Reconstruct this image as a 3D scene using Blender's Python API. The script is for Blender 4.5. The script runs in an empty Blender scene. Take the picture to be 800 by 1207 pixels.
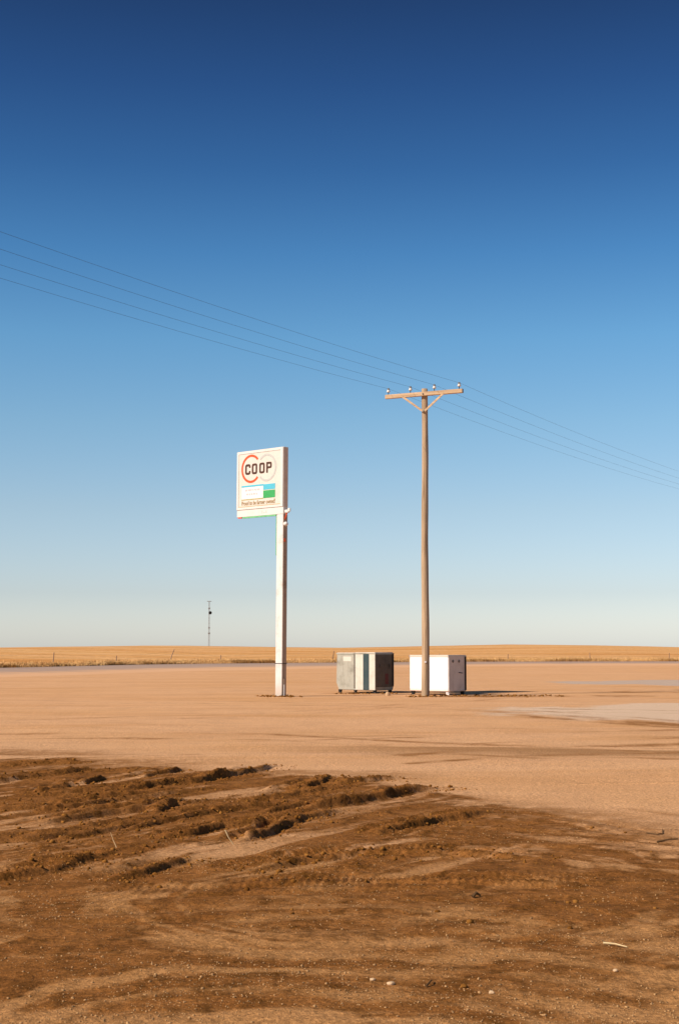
import bpy, bmesh, math, random
import numpy as np
from mathutils import Vector, Matrix

S = bpy.context.scene
C = S.collection
random.seed(7)
rng = np.random.default_rng(11)
PI = math.pi

# ------------------------------------------------------------------ camera
EYE = 1.65
cam = bpy.data.cameras.new('camera')
cam.sensor_fit = 'VERTICAL'
cam.sensor_height = 36.0
cam.lens = 50.0
cam.clip_start = 0.1
cam.clip_end = 20000
camo = bpy.data.objects.new('camera', cam)
C.objects.link(camo)
camo.location = (0, 0, EYE)
camo.rotation_euler = (PI / 2 + math.atan(161.5 / 1676), 0, 0)
S.camera = camo

# ------------------------------------------------------------------ light
SUN_EL = math.radians(38)
SHADOW_AZ = math.radians(31)           # shadows run to +X, a little away from the camera
sd = Vector((-math.cos(SHADOW_AZ) * math.cos(SUN_EL), -math.sin(SHADOW_AZ) * math.cos(SUN_EL), math.sin(SUN_EL)))
sun = bpy.data.lights.new('sun', 'SUN')
sun.energy = 4.6
sun.angle = math.radians(0.5)
sun.color = (1.0, 0.89, 0.76)
suno = bpy.data.objects.new('sun', sun)
C.objects.link(suno)
suno.rotation_euler = sd.to_track_quat('Z', 'Y').to_euler()
suno.location = (-30, -10, 40)

W = bpy.data.worlds.new('World')
S.world = W
W.use_nodes = True
nt = W.node_tree
for n in list(nt.nodes):
    nt.nodes.remove(n)
wo = nt.nodes.new('ShaderNodeOutputWorld')
bg = nt.nodes.new('ShaderNodeBackground')
sky = nt.nodes.new('ShaderNodeTexSky')
sky.sky_type = 'NISHITA'
sky.sun_disc = False
sky.sun_elevation = SUN_EL
sky.sun_rotation = math.atan2(sd.x, sd.y)
sky.air_density = 1.0
sky.dust_density = 0.6
sky.ozone_density = 1.6
tc = nt.nodes.new('ShaderNodeTexCoord')
sep = nt.nodes.new('ShaderNodeSeparateXYZ')
nt.links.new(tc.outputs['Generated'], sep.inputs[0])
ramp = nt.nodes.new('ShaderNodeValToRGB')
SKY_RAMP = [  # sine of elevation, tint of the clear sky (deep polarised blue overhead, milky at the horizon)
    (0.0000, (0.738, 0.773, 0.951)),
    (0.0385, (0.551, 0.573, 0.698)),
    (0.0980, (0.511, 0.551, 0.613)),
    (0.1571, (0.422, 0.547, 0.609)),
    (0.2152, (0.316, 0.520, 0.622)),
    (0.2717, (0.196, 0.404, 0.556)),
    (0.3262, (0.123, 0.277, 0.436)),
    (0.3782, (0.089, 0.194, 0.338)),
    (0.4265, (0.070, 0.138, 0.244)),
    (1.0000, (0.067, 0.133, 0.240)),
]
e = ramp.color_ramp.elements
while len(e) < len(SKY_RAMP):
    e.new(0.5)
for el, (p, c) in zip(e, SKY_RAMP):
    el.position = p
    el.color = (*c, 1)
nt.links.new(sep.outputs['Z'], ramp.inputs['Fac'])
mul = nt.nodes.new('ShaderNodeMix')
mul.data_type = 'RGBA'
mul.blend_type = 'MULTIPLY'
mul.inputs['Factor'].default_value = 1
nt.links.new(sky.outputs['Color'], mul.inputs[6])
nt.links.new(ramp.outputs['Color'], mul.inputs[7])
nt.links.new(mul.outputs[2], bg.inputs['Color'])
bg.inputs['Strength'].default_value = 0.15
nt.links.new(bg.outputs[0], wo.inputs['Surface'])

S.view_settings.view_transform = 'Standard'
S.view_settings.look = 'None'
S.view_settings.exposure = 0.42
S.view_settings.gamma = 1.0

# ------------------------------------------------------------------ numpy noise
def _h(ix, iy, seed):
    n = (ix * 374761393 + iy * 668265263 + seed * 2147483647) & 0xFFFFFFFF
    n = ((n ^ (n >> 13)) * 1274126177) & 0xFFFFFFFF
    n = n ^ (n >> 16)
    return (n & 0xFFFF) / 65535.0

def vnoise(x, y, seed=0):
    x = np.asarray(x, float); y = np.asarray(y, float)
    ix = np.floor(x).astype(np.int64); iy = np.floor(y).astype(np.int64)
    fx = x - ix; fy = y - iy
    fx = fx * fx * fx * (fx * (fx * 6 - 15) + 10); fy = fy * fy * fy * (fy * (fy * 6 - 15) + 10)
    a = _h(ix, iy, seed); b = _h(ix + 1, iy, seed); c = _h(ix, iy + 1, seed); d = _h(ix + 1, iy + 1, seed)
    return (a + (b - a) * fx) + ((c + (d - c) * fx) - (a + (b - a) * fx)) * fy   # 0..1

def fbm(x, y, octs=4, seed=0, gain=0.5):
    s = 0; amp = 1; tot = 0
    for k in range(octs):
        s = s + amp * (vnoise(x * 2 ** k + 17.3 * k, y * 2 ** k - 9.1 * k, seed + k) - 0.5)
        tot += amp; amp *= gain
    return s / tot * 2      # about -1..1

def sstep(a, b, x):
    t = np.clip((x - a) / (b - a), 0, 1)
    return t * t * (3 - 2 * t)

# ------------------------------------------------------------------ the shape of the ground
MUDX = [-9, -5.4, -3.8, -2.5, -1.2, 0.0, 1.05, 1.85, 2.45, 2.95, 3.6, 7]
MUDY = [24.5, 22.9, 21.6, 21.0, 20.2, 19.3, 17.6, 15.7, 13.9, 12.6, 11.5, 9.5]

# wheel ruts: points, half width, ridge height, groove depth, tread lugs, crumble
RUTS = [
    ([(-0.35, 14.6), (0.4, 15.8), (1.15, 16.95)], .13, .125, .05, 0, .06),
    ([(0.26, 12.68), (0.79, 13.45), (1.5, 14.7)], .10, .075, .05, 1, .5),
    ([(-0.72, 10.6), (-0.27, 11.37), (0.14, 11.69), (0.96, 11.64), (1.75, 11.38)], .11, .045, .04, 1, .8),
    ([(-1.57, 12.45), (-1.07, 13.26), (-0.5, 13.7)], .09, .075, .04, 0, .9),
    ([(-0.80, 12.3), (-0.58, 13.2), (-0.36, 14.1)], .085, .085, .05, 0, .55),
    ([(-1.85, 14.3), (-1.68, 15.8)], .08, .08, .03, 0, .9),
    ([(-3.6, 14.2), (-2.79, 14.85), (-2.39, 15.66), (-1.25, 17.1)], .11, .060, .05, 0, .5),
    ([(-2.5, 12.3), (-2.02, 13.26), (-1.6, 14.2)], .10, .060, .04, 0, .4),
    ([(-2.7, 10.2), (-2.17, 10.89), (-1.70, 11.8)], .11, .055, .04, 1, .9),
    ([(-1.68, 10.2), (-1.4, 10.8), (-1.12, 11.5)], .11, .060, .04, 0, .9),
    ([(-2.56, 18.4), (-2.15, 19.8)], .10, .08, .03, 0, .9),
    ([(-3.45, 16.3), (-3.20, 17.6)], .09, .08, .03, 0, .5),
    ([(-3.20, 17.5), (-2.95, 18.5)], .09, .09, .03, 0, .5),
    ([(-0.58, 16.3), (-0.30, 17.3), (-0.05, 18.6)], .10, .08, .03, 0, .9),
    ([(-0.1, 17.3), (0.35, 17.9), (0.8, 18.4)], .10, .08, .03, 0, .9),
    ([(-1.80, 17.8), (-1.3, 18.9), (-0.80, 20.2)], .12, .09, .04, 0, .8),
    ([(-2.5, 16.4), (-1.9, 17.5), (-1.2, 18.9)], .12, .09, .05, 0, .7),
    ([(-0.95, 13.2), (-0.4, 13.9), (0.1, 14.8)], .10, .055, .04, 1, .6),
    ([(-4.6, 17.5), (-3.9, 18.6), (-3.2, 19.9)], .14, .07, .05, 0, .7),
    ([(-5.0, 20.2), (-4.2, 20.7), (-3.6, 21.0)], .14, .07, .04, 0, .8),
    ([(-3.4, 12.0), (-2.7, 12.5), (-2.0, 13.6)], .12, .05, .04, 0, .7),
    ([(-1.2, 15.2), (-0.6, 15.9), (0.1, 17.2)], .14, .05, .05, 1, .5),
    ([(0.45, 16.4), (0.9, 16.6), (1.5, 17.0)], .08, .045, .02, 0, .9),
    ([(-0.9, 14.1), (-0.2, 15.3), (0.7, 16.7)], .09, .075, .05, 0, .2),
    ([(-2.0, 13.0), (-1.3, 14.3), (-0.6, 15.2)], .09, .07, .05, 0, .3),
    ([(-2.9, 13.4), (-2.1, 14.6), (-1.2, 15.7)], .10, .08, .05, 0, .2),
    ([(-3.6, 15.8), (-2.7, 16.6), (-1.9, 17.9)], .10, .07, .05, 0, .3),
    ([(-0.9, 10.0), (0.2, 10.3), (1.1, 10.25), (2.0, 9.9)], .10, .028, .03, 1, .4),
    # shallow passes that only bruise the surface
    ([(1.19, 14.47), (2.04, 13.91), (2.91, 12.4), (3.4, 11.2)], .16, .012, .020, 0, .2),
    ([(0.6, 13.2), (1.6, 13.3), (2.5, 12.7), (3.3, 11.9)], .16, .010, .018, 0, .2),
    ([(1.1, 12.3), (2.12, 12.04), (2.9, 11.3)], .15, .012, .018, 0, .2),
    ([(-2.2, 9.3), (-1.67, 9.56), (0.0, 9.95), (1.81, 10.31), (2.9, 10.1)], .14, .015, .018, 1, .3),
    ([(-2.4, 8.6), (0.0, 9.1), (1.4, 9.2), (2.6, 8.7)], .17, .010, .016, 0, .2),
    ([(-0.9, 8.0), (0.6, 8.5), (1.9, 8.1), (2.6, 7.4)], .17, .008, .014, 0, .2),
    ([(2.4, 17.6), (4.0, 17.8), (6.0, 17.0)], .18, .012, .018, 0, .2),
]

def rut_field(X, Y):
    """height offset and bruise mask of all wheel ruts at arrays X, Y"""
    H = np.zeros_like(X); B = np.zeros_like(X)
    for k, (pts, w, rid, gro, lug, cr) in enumerate(RUTS):
        px = [p[0] for p in pts]; py = [p[1] for p in pts]
        pad = w * 7
        sel = np.where((X > min(px) - pad) & (X < max(px) + pad) & (Y > min(py) - pad) & (Y < max(py) + pad))
        if len(sel[0]) == 0:
            continue
        x = X[sel]; y = Y[sel]
        wob = fbm(x * 1.3, y * 1.3, 2, 40 + k) * w * 0.8
        best = np.full(x.shape, 1e9); side = np.zeros(x.shape); along = np.zeros(x.shape)
        tot = 0.0
        L = sum(math.dist(pts[i], pts[i + 1]) for i in range(len(pts) - 1))
        for i in range(len(pts) - 1):
            ax, ay = pts[i]; bx, by = pts[i + 1]
            dx, dy = bx - ax, by - ay; l = math.hypot(dx, dy)
            t = np.clip(((x - ax) * dx + (y - ay) * dy) / (l * l), 0, 1)
            ex = x - ax - t * dx; ey = y - ay - t * dy
            d = np.hypot(ex, ey)
            s = (ex * dy - ey * dx) / l            # positive on the right of the rut
            m = d < best
            best[m] = d[m]; side[m] = np.sign(s[m]) * d[m]; along[m] = (tot + t * l)[m]
            tot += l
        s = side + wob
        fade = sstep(0, 0.22 * L, along) * sstep(0, 0.25 * L, L - along) * (best < w * 6)
        vary = 0.9 + 0.15 * fbm(x * 2.2, y * 2.2, 2, 90 + k)
        crumb = 1 + cr * .55 * fbm(x * 9, y * 9, 3, 140 + k)
        # ridge with a steep right flank, groove on its left
        u = s / w
        ridge = np.where(u > 0, np.exp(-(np.abs(u) / 0.26) ** 2.4), np.exp(-(np.abs(u) / 1.7) ** 1.6))
        groove = np.exp(-((u + 1.9) / 0.75) ** 2) + 0.55 * np.exp(-((u - .75) / 0.45) ** 2)
        ridge2 = np.exp(-((u + 3.3) / 0.6) ** 2) * 0.45
        h = (ridge + ridge2) * rid * .64 * np.clip(vary, .15, 1.6) * np.clip(crumb, .1, 1.9) - groove * gro * 0.75
        if lug:
            ph = along / 0.062 + np.where(u + 1.9 > 0, 0.4, 0.0) * 1.2 + (u + 1.9) * 0.8
            h = h + 0.017 * (np.exp(-((u + 1.6) / 1.5) ** 2)) * np.clip(np.sin(ph * 2 * PI) * 1.6, -1, 1) * (rid / .05)
        H[sel] += h * fade
        B[sel] = np.maximum(B[sel], fade * np.exp(-((u + 0.9) / 2.2) ** 2) * (0.55 + 0.45 * min(1, rid / .05)))
    return H, B

def worley(x, y, seed):
    """random height of the nearest cell and distance to its border"""
    ix = np.floor(x).astype(np.int64); iy = np.floor(y).astype(np.int64)
    d1 = np.full(x.shape, 9.0); d2 = d1.copy(); val = np.zeros(x.shape)
    for i in (-1, 0, 1):
        for j in (-1, 0, 1):
            cx_ = ix + i; cy_ = iy + j
            px_ = cx_ + _h(cx_, cy_, seed); py_ = cy_ + _h(cx_, cy_, seed + 50)
            d = np.hypot(x - px_, y - py_); v = _h(cx_, cy_, seed + 99)
            m = d < d1
            d2 = np.where(m, d1, np.minimum(d2, d)); val = np.where(m, v, val); d1 = np.where(m, d, d1)
    return val, d2 - d1

# old wheel passes pressed into the dust and other brown streaks: points, width, strength (colour only)
BROWN_MARKS = []
for off in (0.0, 1.75):
    BROWN_MARKS += [
        ([(-9, 31 + off), (-3, 34 + off), (2, 41 + off), (6, 49 + off), (12, 56 + off)], .22, .30),
        ([(-7, 26 + off), (-2, 26.5 + off), (1, 24 + off), (4, 22.2 + off), (9, 20.5 + off)], .24, .55),
        ([(-1.6, 24 + off), (2, 25 + off * 1.2), (7, 27 + off * 1.4), (12, 30 + off)], .22, .50),
        ([(1.0, 20.5 + off), (3.5, 22.5 + off), (8, 24 + off)], .24, .60),
        ([(-11, 44 + off), (-3, 43 + off), (4, 38 + off), (8, 31 + off), (9, 26 + off)], .26, .35),
        ([(4.0, 36.5 + off), (5.6, 33.6 + off), (7.6, 29.4 + off)], .50, .80),
        ([(4.6, 38.5 + off), (6.2, 37.6 + off), (9.0, 37.0 + off)], .30, .55),
        ([(-12, 37 + off), (-5, 30 + off), (0, 28.5 + off), (6, 28 + off)], .20, .25),
    ]
BROWN_MARKS += [([(-2.6, 49.75), (-1.3, 49.85)], .45, .45), ([(2.5, 50.1), (3.6, 50.1)], .45, .55), ([(-.2, 54.6), (1.0, 53.9), (2.3, 54.2)], .6, .5), ([(2.4, 51.9), (3.6, 51.0), (4.9, 51.6)], .6, .6)]
BROWN_MARKS += [([(4.1, 50.6), (6.5, 50.9), (9.6, 50.4)], .75, 1.3), ([(10.4, 55.4), (12, 55.2), (15, 54.6)], .6, 1.0),  # broad dark brown streaks on the far yard, right of the bins
           ([(2.2, 15.6), (3.2, 14.6), (4.4, 12.2)], .14, .35), ([(1.8, 17.6), (3.4, 16.9), (5.2, 14.8)], .14, .3),
           ([(-6, 20.8), (-3, 22.2), (0.5, 22.8), (3, 21.6)], .2, .4)]
def brown_mark_field(X, Y):
    B = np.zeros_like(X)
    for k, (pts, w, st) in enumerate(BROWN_MARKS):
        P = [Vector((*p, 0)) for p in pts]; P = [P[0] * 2 - P[1]] + P + [P[-1] * 2 - P[-2]]
        L = [(q.x, q.y) for q in smooth_line(P, 6)] + [pts[-1]]
        lx = [p[0] for p in L]; ly = [p[1] for p in L]
        sel = np.where((X > min(lx) - 2) & (X < max(lx) + 2) & (Y > min(ly) - 2) & (Y < max(ly) + 2))
        if not len(sel[0]): continue
        x = X[sel]; y = Y[sel]; best = np.full(x.shape, 1e9)
        for (ax, ay), (bx_, by_) in zip(L, L[1:]):
            dx, dy = bx_ - ax, by_ - ay; l2 = dx * dx + dy * dy
            if l2 < 1e-9: continue
            t = np.clip(((x - ax) * dx + (y - ay) * dy) / l2, 0, 1)
            best = np.minimum(best, np.hypot(x - ax - t * dx, y - ay - t * dy))
        n = fbm(x * .8, y * .5, 4, 300 + k); ww = w * (1 + .8 * fbm(x * .5, y * .4, 2, 330 + k))
        B[sel] = np.maximum(B[sel], 1.35 * st * np.exp(-(best / np.maximum(ww, .05)) ** 2) * np.clip(.65 + 1.1 * n, 0, 1.3))
    near = (Y < 30) & (Y > 5) & (np.abs(X) < 16)
    x = X[near]; y = Y[near]
    e = np.interp(x, MUDX, MUDY) + fbm(x * .5, y * .35, 3, 5) * 1.7
    q = sstep(-3.6, .6, e - y) * np.clip(.62 + 1.1 * fbm(x * .22, y * 1.1, 4, 350), 0, 1)
    B[near] = np.maximum(B[near], q * .75)
    return B

def smooth_line(P, n):
    P = [Vector((*p, 0)) if len(p) == 2 else p for p in P]
    out = []
    for i in range(1, len(P) - 2):
        for k in range(n):
            t = k / n
            a, b, c, d = P[i - 1], P[i], P[i + 1], P[i + 2]
            out.append(.5 * ((2 * b) + (c - a) * t + (2 * a - 5 * b + 4 * c - d) * t * t + (3 * b - a - 3 * c + d) * t ** 3))
    return out

def mud_mask(X, Y):
    edge = np.interp(X, MUDX, MUDY)
    edge = edge + fbm(X * .5, Y * .35, 3, 5) * 1.7 + fbm(X * 3, Y * 2, 2, 6) * .35
    m = sstep(-0.7, 1.6, edge - Y)
    return m

def ground(X, Y):
    """height, damp mask (how much wet brown soil), rough mask"""
    X = np.asarray(X, float); Y = np.asarray(Y, float)
    far = 1 - sstep(60, 90, Y)
    H = 0.045 * fbm(X * .16, Y * .11, 3, 1) * far * sstep(2, 9, Y)
    H = H + 0.012 * fbm(X * .9, Y * .9, 3, 2) * (1 - sstep(30, 60, Y)) * (np.abs(X) < 30)
    near = (Y < 30) & (np.abs(X) < 12)
    damp = np.zeros_like(X); rough = np.zeros_like(X)
    if near.any():
        x = X[near]; y = Y[near]
        M = mud_mask(x, y)
        rh, rb = rut_field(x, y)
        # churned part: left of centre and between nine and twenty metres
        chur = M * sstep(9.2, 11.0, y + 0.4 * x) * sstep(2.2, .3, x - 0.0 * y)
        ca, sa = math.cos(math.radians(56)), math.sin(math.radians(56))
        a = x * ca + y * sa; b = -x * sa + y * ca       # along / across the driving direction
        aw = a + .25 * fbm(x * 1.1, y * 1.1, 2, 19); bw = b + .22 * fbm(x * .8, y * .8, 3, 20)
        band = fbm(aw * .33, bw * 2.6, 4, 21)
        clod = fbm(aw * 3.0, bw * 6.5, 4, 23)
        fine = fbm(x * 24, y * 24, 3, 25)
        rf = chur * sstep(-.05, .45, band + 0.55 * fbm(x * 1.3, y * 1.3, 3, 22) + 0.35 * rb)
        slab, edge = worley(aw * 6.0 + .3 * clod, bw * 11.0, 27)
        slab2, edge2 = worley(x * 24, y * 24, 28)
        hh = 0.014 * band * chur
        hh = hh + rf * (0.022 * np.clip(slab - .55, 0, 1) * 2 * sstep(0, .25, edge) + 0.012 * slab2 * sstep(0, .3, edge2) * sstep(-.2, .3, clod)
                        + 0.024 * np.clip(clod - .15, 0, 1) + 0.006 * fine)
        hh = hh + .007 * fbm(aw * .30, bw * 10, 3, 34) * chur
        hh = hh + rh * (1 + .2 * rf * (slab - .5))
        hh = hh + 0.0035 * fbm(x * 14, y * 14, 3, 26) * (0.4 + M) * sstep(26, 18, y)
        H[near] += hh
        swirl = fbm(x * .55 + .35 * y, y * .9, 4, 31)
        yy = y - .10 * x + .62 * np.clip(x - .2, 0, 9) ** 1.15
        streak = fbm(x * .30, yy * 1.7, 4, 32) + .55 * fbm(x * .55, yy * 5.5, 3, 33)
        wx = .95 * fbm(x * .55, y * .45, 3, 35)
        r_ = np.hypot(x - .4 + wx, (y - 10.6) * .78 + wx); th = np.arctan2(y - 10.6, x - .4)
        turn = .75 * fbm(r_ * 2.1, np.cos(th) * 1.3 + np.sin(th) * 1.3, 4, 36) + .85 * fbm(r_ * 7.5, np.cos(th) * 2 + np.sin(th) * 2.4, 3, 37)
        streak = .60 * streak + .62 * sstep(.3, 1.8, r_) * turn
        stria = fbm(aw * .30, bw * 10, 3, 34)
        d = M * np.clip(0.72 + (1.25 * band + .75 * stria + .16) * chur + (0.95 * streak + .3 * band) * (1 - chur) + 0.22 * swirl - .42 * sstep(9.2, 6.9, y), 0, 1)
        d = np.clip(np.maximum(d, rb * .95 * M + .55 * rb * (1 - M)) , 0, 1)
        d = np.maximum(d, sstep(.012, .04, rh) * (.75 + .3 * stria))
        damp[near] = np.clip(d, 0, 1)
        rough[near] = np.clip(rf + rb * .5, 0, 1)
    return H, damp, rough

# ------------------------------------------------------------------ materials
def new_mat(name):
    m = bpy.data.materials.new(name); m.use_nodes = True
    t = m.node_tree
    return m, t, t.nodes['Principled BSDF']

def N(t, kind, **kw):
    n = t.nodes.new(kind)
    for k, v in kw.items():
        if k in ('noise_dimensions', 'feature', 'blend_type', 'data_type', 'operation', 'attribute_name', 'wave_type', 'bands_direction', 'interpolation_type', 'clamp'):
            setattr(n, k, v)
        else:
            n.inputs[k.replace('_', ' ')].default_value = v
    return n

def coords(t, scale=(1, 1, 1), rot=(0, 0, 0), which='Object'):
    c = t.nodes.new('ShaderNodeTexCoord'); m = t.nodes.new('ShaderNodeMapping')
    m.inputs['Scale'].default_value = scale; m.inputs['Rotation'].default_value = rot
    t.links.new(c.outputs[which], m.inputs['Vector'])
    return m.outputs['Vector']

def noise(t, vec, scale, detail=4, rough=.55, dist=0):
    n = N(t, 'ShaderNodeTexNoise', Scale=scale, Detail=detail, Roughness=rough, Distortion=dist)
    t.links.new(vec, n.inputs['Vector'])
    return n.outputs['Fac']

def rng_map(t, v, a, b, c=0.0, d=1.0):
    n = t.nodes.new('ShaderNodeMapRange'); n.interpolation_type = 'SMOOTHSTEP'
    n.inputs['From Min'].default_value = a; n.inputs['From Max'].default_value = b
    n.inputs['To Min'].default_value = c; n.inputs['To Max'].default_value = d
    t.links.new(v, n.inputs['Value'])
    return n.outputs['Result']

def mix(t, fac, a, b, mode='MIX'):
    n = t.nodes.new('ShaderNodeMix'); n.data_type = 'RGBA'; n.blend_type = mode
    for s, v in ((0, fac), (6, a), (7, b)):
        if isinstance(v, (int, float)):
            n.inputs[s].default_value = v
        elif isinstance(v, tuple):
            n.inputs[s].default_value = (*v, 1)
        else:
            t.links.new(v, n.inputs[s])
    return n.outputs[2]

def math_n(t, op, a, b=0.0):
    n = t.nodes.new('ShaderNodeMath'); n.operation = op; n.use_clamp = False
    for i, v in enumerate((a, b)):
        if isinstance(v, (int, float)):
            n.inputs[i].default_value = v
        else:
            t.links.new(v, n.inputs[i])
    return n.outputs[0]

def bump(t, bsdf, h, strength=.3, dist=.01):
    b = t.nodes.new('ShaderNodeBump'); b.inputs['Strength'].default_value = strength; b.inputs['Distance'].default_value = dist
    t.links.new(h, b.inputs['Height']); t.links.new(b.outputs[0], bsdf.inputs['Normal'])

def attr(t, name):
    a = t.nodes.new('ShaderNodeAttribute'); a.attribute_name = name
    return a.outputs['Fac']

SAND = (0.635, 0.346, 0.163)
SAND_PINK = (0.65, 0.363, 0.186)
SAND_ORANGE = (0.52, 0.25, 0.088)
SOIL = (0.235, 0.090, 0.022)
SOIL_DARK = (0.110, 0.043, 0.008)
GRAVEL = (0.38, 0.182, 0.062)

def mat_ground():
    m, t, b = new_mat('dirt')
    v = coords(t)
    damp = attr(t, 'damp'); rough = attr(t, 'rough')
    sepx = t.nodes.new('ShaderNodeSeparateXYZ'); t.links.new(v, sepx.inputs[0])
    x, y = sepx.outputs['X'], sepx.outputs['Y']
    big = noise(t, v, .12, 5, .6)
    mid = noise(t, v, .9, 5, .6)
    sm = noise(t, v, 7, 5, .65)
    grit = noise(t, v, 90, 3, .7)
    vs = coords(t, (.16, .8, 1))
    stre = noise(t, vs, .55, 6, .6, .6)
    col = mix(t, rng_map(t, big, .3, .55), SAND, SAND_PINK)
    col = mix(t, rng_map(t, stre, .42, .72, 0, .5), col, SAND_ORANGE)
    col = mix(t, rng_map(t, mid, .45, .75, 0, .35), col, (0.44, 0.24, 0.12))
    # two pale, greyer hard patches at the right
    def patch(cx, cy, rx, ry, ang, seed):
        mp = coords(t, (1, 1, 1))
        mm = t.nodes.new('ShaderNodeMapping'); mm.vector_type = 'TEXTURE'
        mm.inputs['Location'].default_value = (cx, cy, 0); mm.inputs['Rotation'].default_value = (0, 0, ang); mm.inputs['Scale'].default_value = (rx, ry, 1)
        c = t.nodes.new('ShaderNodeTexCoord'); t.links.new(c.outputs['Object'], mm.inputs['Vector'])
        ln = t.nodes.new('ShaderNodeVectorMath'); ln.operation = 'LENGTH'; t.links.new(mm.outputs[0], ln.inputs[0])
        nn = noise(t, v, .35, 4, .6)
        d = math_n(t, 'ADD', ln.outputs['Value'], math_n(t, 'MULTIPLY', math_n(t, 'SUBTRACT', nn, .5), 1.1))
        return rng_map(t, d, 1.05, .9)
    p1 = patch(11.0, 38.0, 7.0, 5.6, math.radians(20), 0)
    p2 = patch(22.0, 70.0, 12.0, 6.5, math.radians(-6), 1)
    col = mix(t, math_n(t, 'MULTIPLY', p1, .9), col, (0.64, 0.46, 0.32))
    col = mix(t, math_n(t, 'MULTIPLY', p2, .9), col, (0.47, 0.36, 0.285))
    # brown swept streaks in front of the far yard
    st2 = noise(t, coords(t, (.10, .55, 1), (0, 0, math.radians(-4))), .9, 5, .6, .5)
    wy = math_n(t, 'MULTIPLY', rng_map(t, y, 20.5, 23.5), rng_map(t, y, 31.5, 26))
    wx = rng_map(t, x, -2.5, 2.5)
    col = mix(t, math_n(t, 'MULTIPLY', math_n(t, 'MULTIPLY', wy, wx), rng_map(t, st2, .44, .60, 0, .85)), col, (0.33, 0.165, 0.066))
    pr = attr(t, 'pressed')
    pr = math_n(t, 'MULTIPLY', pr, rng_map(t, noise(t, v, 3.0, 5, .7), .25, .6, .35, 1.15))
    col = mix(t, rng_map(t, pr, .0, 1.0), col, (0.30, 0.135, 0.046))
    # gravelly nearer yard is duller than the far sand
    nearm = rng_map(t, math_n(t, 'ADD', y, math_n(t, 'MULTIPLY', math_n(t, 'SUBTRACT', mid, .5), 5)), 15, 8.5)
    col = mix(t, math_n(t, 'MULTIPLY', nearm, .85), col, GRAVEL)
    # damp soil
    dm = math_n(t, 'ADD', damp, math_n(t, 'MULTIPLY', math_n(t, 'SUBTRACT', sm, .5), .9))
    dm = math_n(t, 'ADD', dm, math_n(t, 'MULTIPLY', math_n(t, 'SUBTRACT', mid, .5), .5))
    soil = mix(t, rng_map(t, sm, .35, .7), SOIL, SOIL_DARK)
    soil = mix(t, rng_map(t, noise(t, v, 2.3, 4, .6), .4, .7, 0, .7), soil, (0.30, 0.122, 0.033))
    col = mix(t, rng_map(t, dm, .25, .85), col, soil)
    # grit
    g2 = noise(t, v, 34, 4, .75)
    col = mix(t, rng_map(t, grit, .35, .7, .75, 1.2), (0, 0, 0), col) if False else mix(t, .55, col, mix(t, rng_map(t, g2, .3, .72), (0.35, 0.35, 0.35), (1.65, 1.65, 1.65)), 'MULTIPLY')
    fl = rng_map(t, noise(t, v, 55, 2, .6), .70, .78)
    col = mix(t, math_n(t, 'MULTIPLY', fl, .6), col, (0.50, 0.34, 0.2))
    t.links.new(col, b.inputs['Base Color'])
    b.inputs['Roughness'].default_value = 1
    b.inputs['Specular IOR Level'].default_value = .04
    hgt = math_n(t, 'ADD', math_n(t, 'MULTIPLY', grit, .35), math_n(t, 'ADD', g2, math_n(t, 'MULTIPLY', sm, 1.5)))
    bump(t, b, hgt, .75, .022)
    return m

def mat_field():
    m, t, b = new_mat('dry_grass_field')
    v = coords(t)
    vb = coords(t, (.35, 1, 1))
    big = noise(t, vb, .012, 5, .6)
    mid = noise(t, coords(t, (.25, 1, 1)), .07, 5, .65)
    fine = noise(t, v, .9, 4, .7)
    tiny = noise(t, v, 3.5, 3, .7)
    col = mix(t, rng_map(t, big, .38, .62), (0.58, 0.32, 0.125), (0.50, 0.225, 0.062))
    col = mix(t, rng_map(t, mid, .42, .68, 0, .75), col, (0.68, 0.41, 0.20))
    col = mix(t, .65, col, mix(t, rng_map(t, fine, .3, .7), (0.74, 0.70, 0.64), (1.35, 1.35, 1.35)), 'MULTIPLY')
    col = mix(t, .5, col, mix(t, rng_map(t, tiny, .3, .7), (0.74, 0.70, 0.64), (1.35, 1.35, 1.35)), 'MULTIPLY')
    t.links.new(col, b.inputs['Base Color'])
    b.inputs['Roughness'].default_value = 1; b.inputs['Specular IOR Level'].default_value = .05
    bump(t, b, math_n(t, 'ADD', fine, tiny), .35, .2)
    return m

def mat_road():
    m, t, b = new_mat('dusty_asphalt')
    v = coords(t)
    e = attr(t, 'across')
    n1 = noise(t, coords(t, (.3, 1, 1), (0, 0, math.radians(-40))), .5, 5, .6)
    n2 = noise(t, v, 30, 3, .7)
    d = math_n(t, 'ADD', e, math_n(t, 'MULTIPLY', math_n(t, 'SUBTRACT', n1, .5), .55))
    col = mix(t, rng_map(t, d, .15, .42), SAND_PINK, (0.38, 0.255, 0.185))
    col = mix(t, rng_map(t, d, .55, .95, 0, .6), col, (0.31, 0.215, 0.16))
    col = mix(t, .4, col, mix(t, n2, (0.6, 0.6, 0.6), (1.4, 1.4, 1.4)), 'MULTIPLY')
    t.links.new(col, b.inputs['Base Color'])
    b.inputs['Roughness'].default_value = .9; b.inputs['Specular IOR Level'].default_value = .2
    bump(t, b, n2, .4, .01)
    return m

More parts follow.
